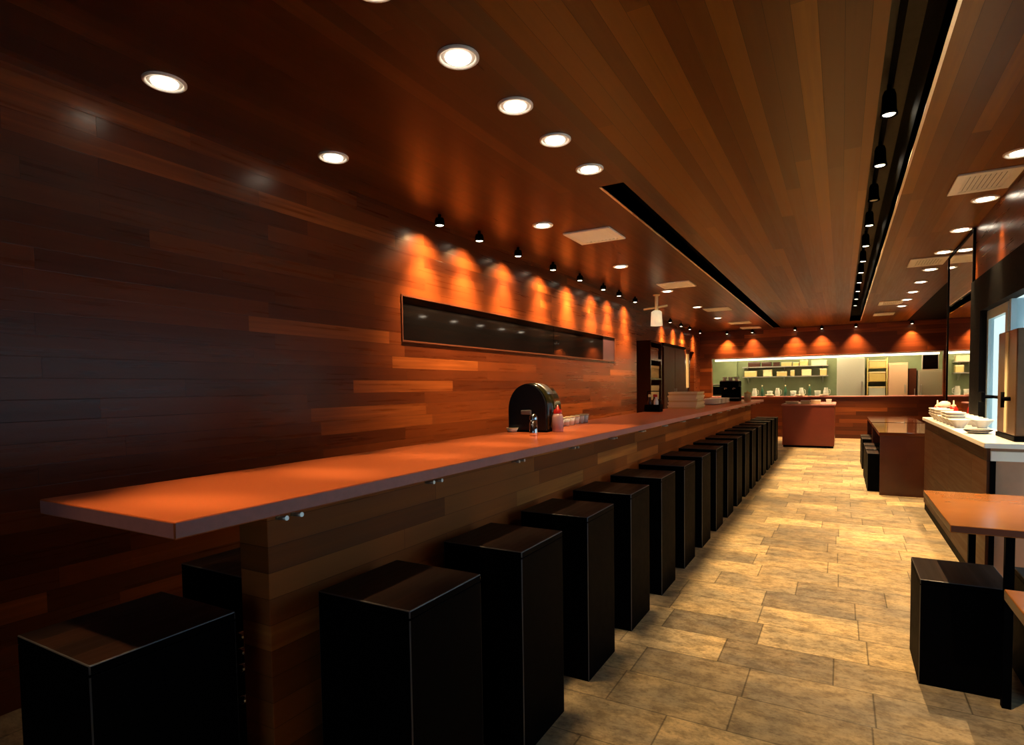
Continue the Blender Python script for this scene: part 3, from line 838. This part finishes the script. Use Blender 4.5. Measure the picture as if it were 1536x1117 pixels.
for i, (x0, x1, z, h, mm) in enumerate(sb):
    up_ = i < 7
    k = i if up_ else i - 7
    o = thing('storage_box', '%s box on the %s kitchen shelf, %s from the left' % ({'brown': 'dark', 'cream': 'cream', 'creamy': 'pale', 'yellow': 'yellow'}[mm], 'upper' if up_ else 'lower', ORD[k]), 'box', ((x0 + x1) / 2, 16.98, z), group='boxes on the %s kitchen shelf' % ('upper' if up_ else 'lower'))
    w = (x1 - x0) / 2
    MB().box(-w, w, -.11, .11, 0, h * .8, bev=.005).build('body', mm, o)
    MB().box(-w - .004, w + .004, -.114, .114, h * .8, h, bev=.005).build('lid', 'creamy' if mm != 'brown' else 'brown', o)
t = thing('prep_table', 'long steel prep table under the kitchen shelves', 'table', (-1.7, 16.8, 0))
MB().box(-.72, 1.52, -.38, .38, .90, .93, bev=.003).build('tabletop', 'steel', t)
MB().box(-.7, 1.47, -.35, .35, .2, .225).build('undershelf', 'steel', t)
for x in (-.67, 1.44):
    for y in (-.33, .33): MB().cyl((x, y, 0), (x, y, .9), .02, n=10).build('leg', 'steel', t)
for i in range(10):
    x = -2.0 + .185 * i
    kind = i % 3
    lab = 'small %s on the steel prep table, %s from the left' % (('white jug', 'green bottle', 'pale tub')[kind], ORD[i])
    o = thing(('jug', 'bottle', 'tub')[kind], lab, ('jug', 'bottle', 'tub')[kind], (x, 16.62, .9305), group='containers on the steel prep table')
    if kind == 0:
        MB().lathe([(0, 0), (.055, 0), (.06, .12), (.04, .20), (.045, .22), (0, .22)], n=16).build('body', 'paper', o)
        MB().tube([(.055, 0, .18), (.09, 0, .16), (.09, 0, .07), (.058, 0, .05)], .007, n=8).build('handle', 'paper', o)
    elif kind == 1:
        MB().lathe([(0, 0), (.038, 0), (.038, .16), (.014, .22), (.014, .28), (0, .28)], n=16).build('body', 'bottle_green', o)
        MB().lathe([(.017, .27), (.017, .30), (0, .30)], n=12).build('cap', 'creamy', o)
    else:
        MB().lathe([(0, 0), (.06, 0), (.07, .13), (0, .13)], n=16).build('body', 'fridge', o)
        MB().lathe([(.074, .13), (.074, .145), (0, .15)], n=16).build('lid', 'paper', o)
t = thing('range_oven', 'steel oven cabinet with a grey-green front at the left of the kitchen', 'oven', (-2.86, 16.95, 0))
MB().box(-.36, .36, -.22, .24, .06, 1.28, bev=.005).build('body', 'steel', t)
MB().box(-.34, .34, -.2, .22, 0, .06).build('plinth', 'void', t)
dd = MB().box(-.32, .32, -.245, -.22, .98, 1.25, bev=.004).build('door', 'black', t)
MB().cyl((-.26, -.265, 1.22), (.26, -.265, 1.22), .01, n=10).box(-.25, -.23, -.265, -.245, 1.21, 1.23).box(.23, .25, -.265, -.245, 1.21, 1.23).build('handle', 'chrome', dd)
MB().box(-.36, .36, .0, .24, 1.28, 1.98, bev=.004).build('backsplash', 'green_tile', t)
t = thing('refrigerator', 'tall pale grey refrigerator in the middle of the kitchen', 'refrigerator', (.195, 16.85, 0))
MB().box(-.295, .295, -.30, .33, .05, 1.87, bev=.006).build('body', 'fridge', t)
MB().box(-.28, .28, -.28, .3, 0, .05).build('plinth', 'void', t)
dd = MB().box(-.29, .29, -.34, -.305, .07, 1.86, bev=.008).build('door', 'fridge', t)
MB().box(.22, .245, -.375, -.34, .9, 1.3, bev=.006).build('handle', 'steel', dd)
t = thing('storage_rack', 'yellowish storage rack of bins right of the refrigerator', 'rack', (.755, 16.9, 0))
b = MB()
for x in (-.2, .2):
    for y in (-.22, .22): b.cyl((x, y, 0), (x, y, 1.85), .012, n=8)
b.build('frame', 'yellow', t)
for z in (.4, .9, 1.28, 1.6): MB().box(-.21, .21, -.23, .23, z, z + .02).build('shelf_board', 'yellow', t)
for i, (z, h, mm) in enumerate(((.92, .24, 'fridge'), (1.30, .22, 'yellow'), (1.62, .18, 'cream'))):
    o = thing('storage_bin', '%s bin on the yellowish kitchen rack, %s from the hatch ledge' % (('grey', 'yellow', 'cream')[i], ORD[i]), 'bin', (.755, 16.86, z + .0005), group='bins on the kitchen rack')
    MB().box(-.17, .17, -.16, .16, 0, h * .85, bev=.008).build('body', mm, o)
    MB().box(-.178, .178, -.168, .168, h * .85, h, bev=.006).build('lid', 'creamy', o)
t = thing('kitchen_locker', 'salmon-coloured upright locker in the kitchen', 'locker', (1.175, 16.9, 0))
MB().box(-.195, .195, -.25, .28, 0, 1.72, bev=.005).build('body', 'salmon', t)
dd = MB().box(-.185, .185, -.275, -.25, .05, 1.68, bev=.004).build('door', 'salmon', t)
MB().box(.13, .15, -.30, -.275, 1.0, 1.2, bev=.004).build('handle', 'steel', dd)
t = thing('broom_cupboard', 'narrow dark cupboard between the salmon locker and the grey cabinet', 'cupboard', (1.47, 16.95, 0))
MB().box(-.075, .075, -.2, .22, 0, 1.58, bev=.004).build('body', 'cabinet', t)
dd = MB().box(-.07, .07, -.222, -.2, .05, 1.55, bev=.003).build('door', 'cabinet', t)
MB().box(.035, .05, -.24, -.222, .9, 1.1, bev=.003).build('handle', 'steel', dd)
t = thing('kitchen_cabinet', 'warm grey steel cabinet at the right of the kitchen', 'cabinet', (1.85, 16.85, 0))
MB().box(-.28, .30, -.3, .33, .05, 1.54, bev=.005).build('body', 'hood', t)
MB().box(-.26, .28, -.28, .3, 0, .05).build('plinth', 'void', t)
dd = MB().box(-.27, .29, -.325, -.30, .08, 1.5, bev=.004).build('door', 'hood', t)
MB().box(-.24, -.22, -.35, -.325, .9, 1.2, bev=.004).build('handle', 'steel', dd)
t = thing('hanging_screen', 'small dark screen in a pale frame hanging in the hatch', 'screen', (1.68, YB + .36, 1.91))
MB().box(-.02, .02, -.015, .02, -.03, .54).build('bracket', 'steel', t)
MB().box(-.15, .15, -.02, .03, -.39, -.03, bev=.006).build('casing', 'white', t)
MB().box(-.135, .135, -.024, -.02, -.375, -.045).build('display', 'dark_glass', t)
for j, x in enumerate((-1.5, -.85, -.35)):
    for k in range(3): plate(x, YB + .03, .9655 + .011 * k, 'white plate on the hatch ledge, %s stack from the left, %s up' % (ORD[j], ORD[k]), 'plates on the hatch ledge', .10)
